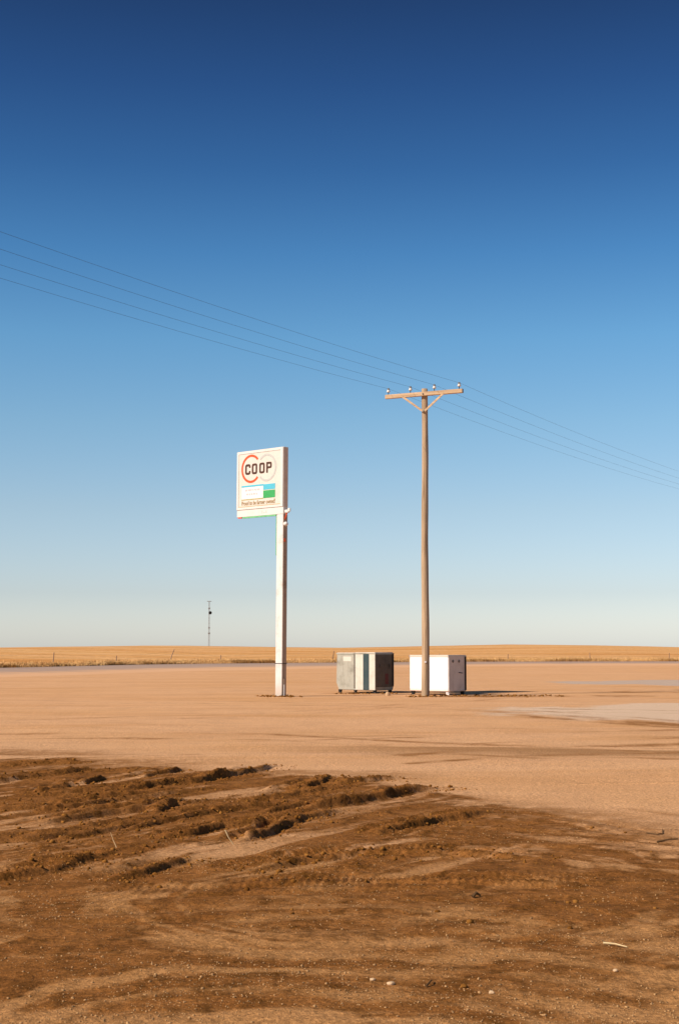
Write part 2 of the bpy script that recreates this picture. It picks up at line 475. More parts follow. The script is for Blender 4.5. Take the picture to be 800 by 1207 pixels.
def paint(name, base, dirt=(0.30, 0.20, 0.12), amount=.35, rough=.5, rust=0, metal=0.0, zdirt=None, scale=1.0, bumps=.15):
    m, t, b = new_mat(name)
    v = coords(t)
    n1 = noise(t, v, 2.2 * scale, 5, .65); n2 = noise(t, v, 14 * scale, 4, .7)
    vs = coords(t, (6, 6, .5)); n3 = noise(t, vs, 1.5 * scale, 4, .6)
    col = mix(t, rng_map(t, n1, .45, .8, 0, amount), base, dirt)
    col = mix(t, rng_map(t, n3, .52, .8, 0, amount * .8), col, dirt)
    col = mix(t, rng_map(t, n2, .35, .7, 0, .18), col, tuple(c * .72 for c in base))
    if zdirt:
        s = t.nodes.new('ShaderNodeSeparateXYZ'); t.links.new(v, s.inputs[0])
        zz = math_n(t, 'ADD', s.outputs['Z'], math_n(t, 'MULTIPLY', math_n(t, 'SUBTRACT', n1, .5), zdirt[1] * 1.4))
        col = mix(t, rng_map(t, zz, zdirt[0] + zdirt[1], zdirt[0], 0, zdirt[3]), col, zdirt[2])
    if rust:
        col = mix(t, rng_map(t, noise(t, v, 3.7 * scale, 6, .7), .68 - rust * .1, .76, 0, .85), col, (0.20, 0.072, 0.025))
    t.links.new(col, b.inputs['Base Color'])
    b.inputs['Metallic'].default_value = metal
    rr = rng_map(t, n2, .3, .7, rough - .1, rough + .15)
    t.links.new(rr, b.inputs['Roughness'])
    b.inputs['Specular IOR Level'].default_value = .35
    bump(t, b, math_n(t, 'ADD', n1, math_n(t, 'MULTIPLY', n2, .2)), bumps, .02)
    return m

def mat_wood(name, base, dark, scale=1.0, axis='Z'):
    m, t, b = new_mat(name)
    sc = (26, 26, .55) if axis == 'Z' else (.7, 26, 26)
    v = coords(t, sc); vo = coords(t)
    g = noise(t, v, 1.0 * scale, 6, .65, .4)
    p = noise(t, coords(t, (2, 2, .35) if axis == 'Z' else (.5, 2, 2)), 1.5, 5, .6)
    f = noise(t, vo, 40, 3, .7)
    col = mix(t, rng_map(t, g, .42, .7), base, dark)
    col = mix(t, rng_map(t, p, .45, .7, 0, .6), col, tuple(c * .62 for c in base))
    col = mix(t, rng_map(t, f, .6, .8, 0, .4), col, tuple(c * 1.25 for c in base))
    t.links.new(col, b.inputs['Base Color'])
    b.inputs['Roughness'].default_value = .9; b.inputs['Specular IOR Level'].default_value = .15
    bump(t, b, math_n(t, 'ADD', g, math_n(t, 'MULTIPLY', f, .3)), .6, .012)
    return m

def plain(name, base, rough=.6, metal=0, var=.15, spec=.3):
    m, t, b = new_mat(name)
    v = coords(t)
    n = noise(t, v, 9, 4, .65)
    col = mix(t, rng_map(t, n, .3, .7), tuple(c * (1 - var) for c in base), tuple(min(1, c * (1 + var)) for c in base))
    t.links.new(col, b.inputs['Base Color'])
    b.inputs['Roughness'].default_value = rough; b.inputs['Metallic'].default_value = metal
    b.inputs['Specular IOR Level'].default_value = spec
    return m

MT = dict(
    ground=mat_ground(), field=mat_field(), road=mat_road(),
    sign_white=paint('sign_white', (0.665, 0.63, 0.59), (0.52, 0.40, 0.28), .20, .45),
    sign_shade_side=paint('sign_shade_side', (0.64, 0.52, 0.42), (0.36, 0.24, 0.16), .45, .6, rust=.2),  # the cabinet's white paint, browned in colour for its shaded flank
    sign_cream=paint('sign_cream', (0.64, 0.585, 0.515), (0.50, 0.40, 0.30), .25, .35, bumps=.03),
    post_white=paint('post_white', (0.67, 0.635, 0.60), (0.36, 0.25, 0.165), .6, .5, rust=0, zdirt=(0, .7, (0.40, 0.24, 0.13), .5)),
    post_shade_side=paint('post_shade_side', (0.40, 0.30, 0.22), (0.17, 0.11, 0.07), .6, .7, rust=.3),  # the post's white paint, darkened in colour for its shaded flank
    red=plain('ring_red', (0.72, 0.085, 0.022), .45), ring_grey=plain('ring_grey', (0.46, 0.45, 0.42), .45, var=.05),
    brown=plain('letter_brown', (0.075, 0.030, 0.016), .5), blue=plain('block_blue', (0.085, 0.44, 0.56), .45, var=.06),
    green=plain('block_green', (0.045, 0.33, 0.095), .45, var=.08), sticker=plain('sticker_white', (0.70, 0.68, 0.67), .5, var=.03),
    green_trim=plain('green_trim', (0.16, 0.44, 0.20), .5), olive=plain('olive_line', (0.42, 0.36, 0.12), .5),
    orange_line=plain('orange_line', (0.62, 0.38, 0.20), .5), faint=plain('faint_print', (0.56, 0.47, 0.47), .5, var=.03),
    script=plain('script_brown', (0.33, 0.22, 0.10), .5), pinkish=plain('faded_pink', (0.74, 0.55, 0.48), .5),
    galv=paint('galvanised', (0.40, 0.375, 0.305), (0.15, 0.13, 0.095), .8, .55, rust=.3, metal=.15, bumps=.35),
    cream_paint=paint('cream_paint', (0.62, 0.57, 0.48), (0.36, 0.28, 0.2), .4, .5, rust=.2, bumps=.3),
    teal=paint('teal_paint', (0.030, 0.055, 0.060), (0.10, 0.10, 0.09), .5, .5),
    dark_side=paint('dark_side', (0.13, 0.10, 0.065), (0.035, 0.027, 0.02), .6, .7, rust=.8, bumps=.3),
    bin_white=paint('bin_white', (0.80, 0.78, 0.765), (0.64, 0.52, 0.40), .10, .45, zdirt=(.12, .16, (0.55, 0.28, 0.10), .45), bumps=.12),
    bin_shade_side=paint('bin_shade_side', (0.72, 0.60, 0.50), (0.42, 0.31, 0.23), .5, .6, rust=.25),  # the bin's white paint, base browned to carry shade and warm bounce
    black=plain('rubber_black', (0.018, 0.016, 0.015), .7), steel=plain('weathered_steel', (0.20, 0.17, 0.14), .5, .4),
    lid=paint('lid_paint', (0.66, 0.57, 0.47), (0.36, 0.26, 0.18), .4, .6, rust=.3),
    pole=mat_wood('pole_wood', (0.46, 0.325, 0.205), (0.165, 0.10, 0.055)),
    arm=mat_wood('arm_wood', (0.56, 0.385, 0.235), (0.29, 0.18, 0.10), axis='X'),
    post_wood=mat_wood('fence_wood', (0.36, 0.24, 0.16), (0.18, 0.11, 0.075)),
    porcelain=plain('porcelain', (0.66, 0.61, 0.55), .2, spec=.6), wire=plain('wire_metal', (0.045, 0.055, 0.065), .5, .3),
    mast=plain('mast_metal', (0.30, 0.30, 0.30), .6, .3),
    stone=plain('pale_stone', (0.52, 0.35, 0.20), .9, var=.3), stick=plain('straw_stick', (0.52, 0.35, 0.18), .9),
    bone=plain('bleached_wood', (0.52, 0.38, 0.20), .8), twig=plain('dark_twig', (0.11, 0.06, 0.028), 1.0, spec=.03),
    pebble=plain('pebbles', (0.34, 0.19, 0.078), .9, var=.4), clod=None,
    blade=None,
)
def mat_clod():
    m, t, b = new_mat('soil_clods')
    v = coords(t); n = noise(t, v, 3, 4, .6); n2 = noise(t, v, 40, 3, .7)
    col = mix(t, rng_map(t, n, .35, .65), (0.12, 0.045, 0.008), (0.27, 0.115, 0.025))
    col = mix(t, .5, col, mix(t, n2, (.5, .5, .5), (1.5, 1.5, 1.5)), 'MULTIPLY')
    t.links.new(col, b.inputs['Base Color']); b.inputs['Roughness'].default_value = 1; b.inputs['Specular IOR Level'].default_value = .03
    bump(t, b, n2, .7, .01)
    return m
def mat_blade():
    m, t, b = new_mat('dry_blades')
    a = attr(t, 'tone')
    col = mix(t, a, (0.30, 0.14, 0.04), (0.78, 0.50, 0.22))
    t.links.new(col, b.inputs['Base Color']); b.inputs['Roughness'].default_value = 1; b.inputs['Specular IOR Level'].default_value = .05
    return m
MT['clod'] = mat_clod(); MT['blade'] = mat_blade()

# ------------------------------------------------------------------ helpers
def link(name, me, mat, parent=None):
    o = bpy.data.objects.new(name, me); C.objects.link(o)
    if mat is not None and len(me.materials) == 0:
        me.materials.append(MT[mat] if isinstance(mat, str) else mat)
    if parent is not None:
        o.parent = parent
    return o

def obj(name, bm, mat, parent=None, smooth=False):
    me = bpy.data.meshes.new(name)
    bmesh.ops.recalc_face_normals(bm, faces=bm.faces)
    if smooth:
        for f in bm.faces:
            f.smooth = True
    bm.to_mesh(me); bm.free()
    return link(name, me, mat, parent)

def tag(o, label=None, cat=None, group=None, kind=None):
    if label: o['label'] = label
    if cat: o['category'] = cat
    if group: o['group'] = group
    if kind: o['kind'] = kind
    return o

def thing(name, label, cat, loc=(0, 0, 0), rotz=0, group=None):
    o = bpy.data.objects.new(name, None); C.objects.link(o)
    o.empty_display_size = .3
    o.location = loc; o.rotation_euler = (0, 0, rotz)
    return tag(o, label, cat, group)

def box(bm, x0, x1, y0, y1, z0, z1, bev=0.0, M=None):
    r = bmesh.ops.create_cube(bm, size=1.0)
    vs = r['verts']
    for v in vs:
        v.co = Vector(((x0 + x1) / 2 + v.co.x * (x1 - x0), (y0 + y1) / 2 + v.co.y * (y1 - y0), (z0 + z1) / 2 + v.co.z * (z1 - z0)))
    if bev:
        es = list({e for v in vs for e in v.link_edges})
        rr = bmesh.ops.bevel(bm, geom=es, offset=bev, segments=1, affect='EDGES', profile=.5)
        vs = list({v for f in rr['faces'] for v in f.verts} | {v for v in vs if v.is_valid})
    if M is not None:
        for v in vs:
            v.co = M @ v.co
    return vs

def tube(bm, pts, r, seg=8, caps=True):
    """tube through points; r is one radius or a list"""
    pts = [Vector(p) for p in pts]
    if not isinstance(r, (list, tuple)):
        r = [r] * len(pts)
    rings = []
    ref = None
    for i, p in enumerate(pts):
        d = (pts[min(i + 1, len(pts) - 1)] - pts[max(i - 1, 0)]).normalized()
        if ref is None:
            ref = Vector((1, 0, 0)) if abs(d.x) < .9 else Vector((0, 1, 0))
        a = (ref - d * ref.dot(d)).normalized(); b = d.cross(a); ref = a
        rings.append([bm.verts.new(p + (a * math.cos(2 * PI * k / seg) + b * math.sin(2 * PI * k / seg)) * r[i]) for k in range(seg)])
    for i in range(len(rings) - 1):
        for k in range(seg):
            bm.faces.new((rings[i][k], rings[i][(k + 1) % seg], rings[i + 1][(k + 1) % seg], rings[i + 1][k]))
    if caps:
        bm.faces.new(rings[0][::-1]); bm.faces.new(rings[-1])

def lathe(bm, prof, seg=12, M=None):
    rings = [[Vector((r * math.cos(2 * PI * k / seg), r * math.sin(2 * PI * k / seg), z)) for k in range(seg)] for r, z in prof]
    V = [[bm.verts.new(M @ c if M is not None else c) for c in ring] for ring in rings]
    for i in range(len(V) - 1):
        for k in range(seg):
            bm.faces.new((V[i][k], V[i][(k + 1) % seg], V[i + 1][(k + 1) % seg], V[i + 1][k]))
    bm.faces.new(V[0][::-1]); bm.faces.new(V[-1])

def prism(bm, outline, y0, y1, hole=None):
    """outline in the x-z plane, extruded from y0 (front) to y1; hole is a matching outline with the same count"""
    f = [bm.verts.new((x, y0, z)) for x, z in outline]; k = [bm.verts.new((x, y1, z)) for x, z in outline]
    n = len(outline)
    if hole is None:
        bm.faces.new(f); bm.faces.new(k[::-1])
        for i in range(n):
            bm.faces.new((f[i], f[(i + 1) % n], k[(i + 1) % n], k[i]))
    else:
        hf = [bm.verts.new((x, y0, z)) for x, z in hole]; hk = [bm.verts.new((x, y1, z)) for x, z in hole]
        for i in range(n):
            j = (i + 1) % n
            bm.faces.new((f[i], f[j], hf[j], hf[i])); bm.faces.new((k[i], hk[i], hk[j], k[j]))
            bm.faces.new((f[i], k[i], k[j], f[j])); bm.faces.new((hf[i], hf[j], hk[j], hk[i]))

def strip_band(bm, path, half, y0, y1):
    """a band of half width along an open path in the x-z plane"""
    L = []; R = []
    for i, p in enumerate(path):
        a = Vector(path[max(i - 1, 0)]); c = Vector(path[min(i + 1, len(path) - 1)])
        d = (c - a).normalized(); n = Vector((-d.y, d.x)) * half
        L.append((p[0] + n.x, p[1] + n.y)); R.append((p[0] - n.x, p[1] - n.y))
    vf = [(bm.verts.new((a[0], y0, a[1])), bm.verts.new((b[0], y0, b[1]))) for a, b in zip(L, R)]
    vb = [(bm.verts.new((a[0], y1, a[1])), bm.verts.new((b[0], y1, b[1]))) for a, b in zip(L, R)]
    for i in range(len(path) - 1):
        bm.faces.new((vf[i][0], vf[i + 1][0], vf[i + 1][1], vf[i][1]))
        bm.faces.new((vb[i][1], vb[i + 1][1], vb[i + 1][0], vb[i][0]))
        bm.faces.new((vf[i][0], vb[i][0], vb[i + 1][0], vf[i + 1][0]))
        bm.faces.new((vf[i][1], vf[i + 1][1], vb[i + 1][1], vb[i][1]))
    bm.faces.new((vf[0][0], vf[0][1], vb[0][1], vb[0][0])); bm.faces.new((vf[-1][1], vf[-1][0], vb[-1][0], vb[-1][1]))

def gz(x, y):
    return float(ground(np.array([x]), np.array([y]))[0][0])

# ------------------------------------------------------------------ ground: one sheet to the horizon
def axis_cols():
    a = np.arange(-3.1, 3.1001, .0175)
    b = np.concatenate([np.arange(3.1, 6.6, .034)[1:], np.arange(6.6, 16, .085)])
    xs = [b[-1]]; d = .09
    while xs[-1] < 6000:
        d *= 1.16; xs.append(xs[-1] + d)
    r = np.concatenate([b, xs[1:]])
    return np.concatenate([-r[::-1], a, r])
def axis_rows():
    ys = [5.9]
    while ys[-1] < 24:
        ys.append(ys[-1] + max(.015, .0023 * ys[-1]))
    while ys[-1] < 62:
        ys.append(ys[-1] + .0075 * ys[-1])
    d = .45
    while ys[-1] < 9000:
        d *= 1.07; ys.append(ys[-1] + min(d, ys[-1] * .09))
    yb = [5.9]; d = .02
    while yb[-1] > -3000:
        d *= 1.3; yb.append(yb[-1] - d)
    return np.array(yb[:0:-1] + ys)

def grid_mesh(name, X, Y, Z, attrs):
    ny, nx = X.shape
    co = np.stack([X, Y, Z], -1).reshape(-1, 3).astype(np.float32)
    idx = np.arange(ny * nx).reshape(ny, nx)
    q = np.stack([idx[:-1, :-1], idx[:-1, 1:], idx[1:, 1:], idx[1:, :-1]], -1).reshape(-1, 4)
    me = bpy.data.meshes.new(name)
    me.vertices.add(len(co)); me.vertices.foreach_set('co', co.ravel())
    me.loops.add(q.size); me.loops.foreach_set('vertex_index', q.ravel().astype(np.int32))
    me.polygons.add(len(q)); me.polygons.foreach_set('loop_start', (np.arange(len(q)) * 4).astype(np.int32))
    me.polygons.foreach_set('use_smooth', np.ones(len(q), bool))
    me.update(calc_edges=True)
    for k, a in attrs.items():
        at = me.attributes.new(k, 'FLOAT', 'POINT'); at.data.foreach_set('value', a.ravel().astype(np.float32))
    return me

EX_ = [-130, -75, -48, -26.5, -16.6, -.6, 16, 39, 75, 160, 320, 700]; EY_ = [-110, 10, 62, 112, 139, 155, 166, 171, 176, 186, 205, 240]
xs = axis_cols(); ys = axis_rows()
GX, GY = np.meshgrid(xs, ys)
GH, GD, GR = ground(GX, GY)
GH = GH - 0.35 * sstep(-3, 3, GY - np.interp(GX, EX_, EY_))          # the sheet runs on under the field
tag(link('ground', grid_mesh('ground', GX, GY, GH, {'damp': GD, 'rough': GR, 'pressed': brown_mark_field(GX, GY)}), 'ground'), kind='structure')
print('ground verts', GX.size)

# ------------------------------------------------------------------ road and field
EDGE = [(-130, -110), (-75, 10), (-48, 62), (-26.5, 112), (-16.6, 139), (-0.6, 155), (16, 166), (39, 171), (75, 176), (160, 186), (320, 205), (700, 240)]
NEAR = [(-120, -115), (-66, 3), (-40, 48), (-19.5, 84), (-11.5, 106), (1.5, 124), (17, 140), (36, 146), (72, 151), (160, 160), (320, 178), (700, 212)]
E1 = smooth_line(EDGE, 24); E0 = smooth_line(NEAR, 24)
na = 12
RX = np.zeros((len(E1), na + 1)); RY = RX.copy(); RA = RX.copy()
for i, (a, b) in enumerate(zip(E0, E1)):
    for k in range(na + 1):
        p = a.lerp(b, k / na); RX[i, k] = p.x; RY[i, k] = p.y; RA[i, k] = k / na
RH = ground(RX, RY)[0]; RZ = np.maximum(RH, 0) * 0 + RH + .03 + 0.16 * sstep(0, .5, RA)
RZ[:, 0] = RH[:, 0] - .02
tag(link('road', grid_mesh('road', RX, RY, RZ, {'across': RA}), 'road'), kind='structure')

SKX = [-400, -143, -107, -86, -61, -36, 0, 36, 72, 100, 122, 143, 400]
SKZ = [1.9, 1.5, 1.75, 2.45, 2.95, 2.55, 2.15, 2.85, 3.65, 3.30, 2.55, 1.95, 1.6]
def field_z(x, y, t):
    """t: metres behind the road edge"""
    s = np.interp(np.clip(x * 600 / np.maximum(y, 60), -400, 400), SKX, SKZ)
    s = np.interp(x, SKX, SKZ)
    z = 0.20 + (s - .2) * sstep(-60, 470, t) ** 1.0 - (s - .2) * sstep(-60, 470, 0.0)
    z = z - 9.0 * sstep(520, 1300, t)
    return z + 0.10 * fbm(x * .05, y * .03, 3, 61) * sstep(4, 30, t) + .12 * sstep(0, 1.5, t)
nf = 150
tt = [0.0, .5, 1, 1.6, 2.4]
while tt[-1] < 9000:
    tt.append(tt[-1] * 1.055 + .6)
tt = np.array(tt)
FX = np.zeros((len(E1), len(tt))); FY = FX.copy(); FT = FX.copy()
for i, b in enumerate(E1):
    a = E1[max(i - 1, 0)]; c = E1[min(i + 1, len(E1) - 1)]
    d = (c - a).normalized(); n = Vector((-d.y, d.x, 0))
    n = (n * .35 + Vector((b.x * .0018, 1, 0)) * .65).normalized()
    for k, q in enumerate(tt):
        w = min(1, q / 60)
        nn = (n * (1 - w) + Vector((b.x * .0018, 1, 0)) * w)
        FX[i, k] = b.x + nn.x * q; FY[i, k] = b.y + nn.y * q; FT[i, k] = q
FZ = field_z(FX, FY, FT)
tag(link('field', grid_mesh('field', FX, FY, FZ, {}), 'field'), kind='structure')

# dry grass along the road edge and through the near field: nobody could count it
def blades(name, pts, hs, ws, tones):
    n = len(pts)
    ang = rng.uniform(0, PI, n); lean = rng.normal(0, .28, (n, 2))
    p = np.asarray(pts, float); hs = np.asarray(hs); ws = np.asarray(ws)
    dx = np.cos(ang) * ws; dy = np.sin(ang) * ws
    a = p + np.stack([-dx, -dy, np.full(n, -.03)], -1); b = p + np.stack([dx, dy, np.full(n, -.03)], -1)
    c = p + np.stack([lean[:, 0] * hs, lean[:, 1] * hs, hs], -1)
    co = np.stack([a, b, c], 1).reshape(-1, 3).astype(np.float32)
    me = bpy.data.meshes.new(name)
    me.vertices.add(3 * n); me.vertices.foreach_set('co', co.ravel())
    me.loops.add(3 * n); me.loops.foreach_set('vertex_index', np.arange(3 * n, dtype=np.int32))
    me.polygons.add(n); me.polygons.foreach_set('loop_start', (np.arange(n) * 3).astype(np.int32))
    me.update(calc_edges=True)
    at = me.attributes.new('tone', 'FLOAT', 'POINT'); at.data.foreach_set('value', np.repeat(tones, 3).astype(np.float32))
    return me
i0 = min(range(len(E1)), key=lambda i: abs(E1[i].x + 60)); i1 = min(range(len(E1)), key=lambda i: abs(E1[i].x - 90))
ngr = 70000
u = rng.uniform(i0, i1, ngr); ii = u.astype(int); fr = u - ii
tq = np.abs(rng.normal(0, 1.0, ngr)) ** 1.6 * 6.0
tq[: ngr // 3] = rng.uniform(0.05, 1.6, ngr // 3)
bx = np.array([v.x for v in E1]); by = np.array([v.y for v in E1])
gx = bx[ii] + (bx[ii + 1] - bx[ii]) * fr; gy = by[ii] + (by[ii + 1] - by[ii]) * fr + tq
gzv = field_z(gx, gy, tq)
cl = fbm(gx * .25, gy * .25, 3, 71)
gh = np.clip(.16 + .22 * cl + rng.normal(0, .06, ngr), .04, .5)
tone = np.clip(.55 + .35 * fbm(gx * .12, gy * .2, 3, 72) + rng.normal(0, .16, ngr) - .35 * ((tq < 1.0) & (cl > .12)), 0, 1)
tag(link('dry_grass', blades('dry_grass', np.stack([gx, gy, gzv], -1), gh, rng.uniform(.02, .05, ngr), tone), 'blade'), kind='stuff')

# ------------------------------------------------------------------ clods and pebbles of the yard (uncountable)
def lumps(name, pts, sizes, mat, sub=1, flat=.7, rz=None):
    base = bmesh.new(); bmesh.ops.create_icosphere(base, subdivisions=sub, radius=1)
    bv = np.array([v.co[:] for v in base.verts]); base.verts.index_update()
    bf = np.array([[v.index for v in f.verts] for f in base.faces]); base.free()
    n = len(pts); nv = len(bv)
    sc = np.stack([rng.uniform(.75, 1.35, n), rng.uniform(.75, 1.35, n), rng.uniform(.5, .95, n) * flat / .7], -1)
    jit = 1 + rng.uniform(-.28, .28, (n, nv, 1))
    v = bv[None] * jit * sc[:, None] * np.asarray(sizes)[:, None, None]
    a = rng.uniform(0, 2 * PI, n); ca, sa = np.cos(a)[:, None], np.sin(a)[:, None]
    v = np.stack([v[..., 0] * ca - v[..., 1] * sa, v[..., 0] * sa + v[..., 1] * ca, v[..., 2]], -1) + np.asarray(pts)[:, None]
    f = (bf[None] + (np.arange(n) * nv)[:, None, None]).reshape(-1, 3)
    me = bpy.data.meshes.new(name)
    me.vertices.add(n * nv); me.vertices.foreach_set('co', v.reshape(-1).astype(np.float32))
    me.loops.add(f.size); me.loops.foreach_set('vertex_index', f.ravel().astype(np.int32))
    me.polygons.add(len(f)); me.polygons.foreach_set('loop_start', (np.arange(len(f)) * 3).astype(np.int32))
    me.update(calc_edges=True)
    return tag(link(name, me, mat), kind='stuff')

# clods lie along the ruts and in the churned soil
pc = []
for pts, w, rid, gro, lug, cr in RUTS:
    if rid < .03: continue
    for i in range(len(pts) - 1):
        a, b = Vector(pts[i]), Vector(pts[i + 1])
        for k in range(int((b - a).length * 85 * (.05 + cr))):
            p = a.lerp(b, random.random()); d = (b - a).normalized(); nrm = Vector((d.y, -d.x))
            q = p + nrm * random.gauss(.25, 1.6) * w
            pc.append((q.x, q.y))
cx = np.array([p[0] for p in pc]); cy = np.array([p[1] for p in pc])
bxs = np.concatenate([rng.normal(-2.05, .35, 90), rng.normal(3.0, .3, 70), rng.uniform(-.2, 2.2, 60), rng.uniform(2.5, 8.0, 160)])
bys = np.concatenate([rng.normal(49.9, .3, 90), rng.normal(50.2, .3, 70), rng.normal(53.9, .4, 60), rng.normal(50.8, .45, 160)])
k = 6000
ex = rng.uniform(-5, 3, k); ey = rng.uniform(8.5, 20.5, k)
hz, dd, rr = ground(ex, ey)
keep = rr > rng.uniform(.15, 1.0, k)
cx = np.concatenate([cx, ex[keep]]); cy = np.concatenate([cy, ey[keep]])
cx = np.concatenate([cx, bxs]); cy = np.concatenate([cy, bys])
cz = ground(cx, cy)[0]
cs = np.clip(rng.lognormal(math.log(.0072), .5, len(cx)), .003, .022)
cs[-len(bxs):] = rng.uniform(.012, .05, len(bxs))
lumps('soil_clods', np.stack([cx, cy, cz + cs * .25], -1), cs, 'clod', 1, .8)
print('clods', len(cx))
k = 32000
ey = 6.2 + 9.5 * rng.random(k) ** 1.35; ex = rng.uniform(-.30, .30, k) * (ey + .6)
cln = fbm(ex * 1.1, ey * 1.1, 3, 81)
keep = rng.random(k) < np.clip(.45 + 1.2 * cln, .08, 1)
ex, ey = ex[keep], ey[keep]
pz = ground(ex, ey)[0]; ps = np.clip(rng.lognormal(math.log(.0028), .45, len(ex)), .0014, .008)
lumps('gravel', np.stack([ex, ey, pz + ps * .3], -1), ps, 'pebble', 1, .75)

# ------------------------------------------------------------------ the sign
SYAW = math.radians(-43)
SB = (-2.06, 50.2)
sg = thing('roadside_sign', 'tall white roadside sign on a square post with red and grey rings reading COOP', 'sign', (SB[0], SB[1], gz(*SB)), SYAW)
sg.rotation_euler = (0, math.radians(.35), SYAW)
PW, PD = .175, .115          # half width, half depth of the post
CT, CB, CL, CR = 8.80, 6.40, -2.225, .175
FW = CR - CL
def U(u): return CL + u * FW / 2.4
def Vv(v): return CT - v * (CT - CB) / 2.39

bm = bmesh.new(); box(bm, -PW + .012, PW - .012, -PD + .004, PD - .004, -.2, CB - .004, .012); post = obj('post', bm, 'post_white', sg)
bm = bmesh.new(); box(bm, PW - .0115, PW - .004, -PD + .016, PD - .014, .0, CB - .02); obj('shaded_side', bm, 'post_shade_side', post)  # thin plate carrying the painted shade of the post's right flank
bm = bmesh.new(); box(bm, CL, CR, -PD, PD, CB, CT, .012); cab = obj('cabinet', bm, 'sign_white', sg)
bm = bmesh.new(); box(bm, CR - .002, CR + .006, -PD + .012, PD - .012, CB + .25, CT - .012); obj('shaded_side', bm, 'sign_shade_side', cab)  # thin plate carrying the painted shade of the cabinet's right end
# face: frame and inset panel
F = -PD
bm = bmesh.new()
fi = [(CL + .010, Vv(.012)), (CR - .010, Vv(.012)), (CR - .010, Vv(2.12)), (CL + .010, Vv(2.12))]
hi = [(U(.10), Vv(.10)), (U(2.27), Vv(.10)), (U(2.27), Vv(2.04)), (U(.10), Vv(2.04))]
prism(bm, fi, F - .026, F - .001, hi); obj('face_frame', bm, 'sign_white', cab)
bm = bmesh.new(); box(bm, U(.10) + .003, U(2.27) - .003, F - .010, F - .0015, Vv(2.04) + .003, Vv(.10) - .003); face = obj('face_panel', bm, 'sign_cream', sg)
Y1 = F - .0105
def flat(name, mat, fn, parent=face, off=0.0):
    bm = bmesh.new(); fn(bm, Y1 - .006 - off, Y1); return obj(name, bm, mat, parent)
def arc(cu, cv, ru, rv, a0, a1, n=44):
    return [(U(cu + ru * math.cos(math.radians(a0 + (a1 - a0) * i / n))), Vv(cv) + rv * math.sin(math.radians(a0 + (a1 - a0) * i / n))) for i in range(n + 1)]
flat('ring', 'red', lambda b, a, c: strip_band(b, arc(.744, .662, .465, .475, 42, 318), .042, a, c))['label'] = 'open red ring on the left'
flat('ring', 'ring_grey', lambda b, a, c: strip_band(b, arc(1.555, .678, .455, .462, -138, 138), .036, a, c))['label'] = 'open pale grey ring on the right'
# letters
ST_H, ST_V = .042, .036
def rr_path(u0, u1, v0, v1, r, closed=True):
    pts = []
    for cx_, cv_, a0 in ((u1 - r, v0 + r, 0), (u0 + r, v0 + r, 90), (u0 + r, v1 - r, 180), (u1 - r, v1 - r, 270)):
        for i in range(5):
            a = math.radians(a0 + 90 * i / 4); pts.append((U(cx_ + r * math.cos(a)), Vv(cv_) + r * math.sin(a)))
    return pts
def letter_o(bm, a, c, u0, u1, v0, v1):
    s = .078; r = .075
    prism(bm, rr_path(u0, u1, v0, v1, r), a, c, rr_path(u0 + s, u1 - s, v0 + s * .9, v1 - s * .9, .03))
def letter_c(bm, a, c, u0, u1, v0, v1):
    s = .039; r = .045
    q = rr_path(u0 + s, u1 - s, v0 + s, v1 - s, r)      # starts at right upper corner
    path = [(U(u1 - s), Vv(v0 + .135))] + q[0:] + [(U(u1 - s), Vv(v1 - .135))]
    strip_band(bm, path, s, a, c)
def letter_p(bm, a, c, u0, u1, v0, v1):
    s = .078; vm = v0 + (v1 - v0) * .60
    r = .07
    out = []
    for cx_, cv_, a0 in ((u1 - r, v0 + r, 0),):
        for i in range(5):
            q = math.radians(a0 + 90 * i / 4); out.append((U(cx_ + r * math.cos(q)), Vv(cv_) + r * math.sin(q)))
    top = out + [(U(u0 + .012), Vv(v0)), (U(u0), Vv(v0 + .012)), (U(u0), Vv(vm))]
    low = []
    for i in range(5):
        q = math.radians(270 + 90 * i / 4); low.append((U(u1 - r + r * math.cos(q)), Vv(vm - r) + r * math.sin(q)))
    outl = top + low
    n = len(outl)
    cu_, cv_ = (u0 + u1) / 2, (v0 + vm) / 2
    # bowl with a counter
    hole = []
    for (x_, z_) in outl:
        hx = min(max(x_, U(u0 + s)), U(u1 - s)); hz_ = min(max(z_, Vv(vm - s * .9)), Vv(v0 + s * .9)); hole.append((hx, hz_))
    prism(bm, outl, a, c, hole)
    prism(bm, [(U(u0), Vv(vm) - .0005), (U(u0 + s), Vv(vm) - .0005), (U(u0 + s), Vv(v1)), (U(u0), Vv(v1))][::-1], a, c)
L0, L1 = .485, .868
flat('letter', 'brown', lambda b, a, c: letter_c(b, a, c, .44, .715, L0, L1), off=.004)
flat('letter', 'brown', lambda b, a, c: letter_o(b, a, c, .79, 1.065, L0, L1), off=.004)
flat('letter', 'brown', lambda b, a, c: letter_o(b, a, c, 1.176, 1.45, L0, L1), off=.004)
flat('letter', 'brown', lambda b, a, c: letter_p(b, a, c, 1.536, 1.81, L0, L1), off=.004)
rect = lambda u0, u1, v0, v1: (lambda b, a, c: prism(b, [(U(u0), Vv(v0)), (U(u1), Vv(v0)), (U(u1), Vv(v1)), (U(u0), Vv(v1))], a, c))
flat('blue_block', 'blue', rect(1.394, 1.995, 1.272, 1.470))
flat('blue_band', 'blue', rect(.255, 1.392, 1.258, 1.318))
flat('green_block', 'green', rect(1.394, 1.995, 1.497, 1.770))
stk = flat('sticker', 'sticker', rect(.262, 1.386, 1.322, 1.752))
flat('underline', 'olive', rect(.255, 1.392, 1.755, 1.785))
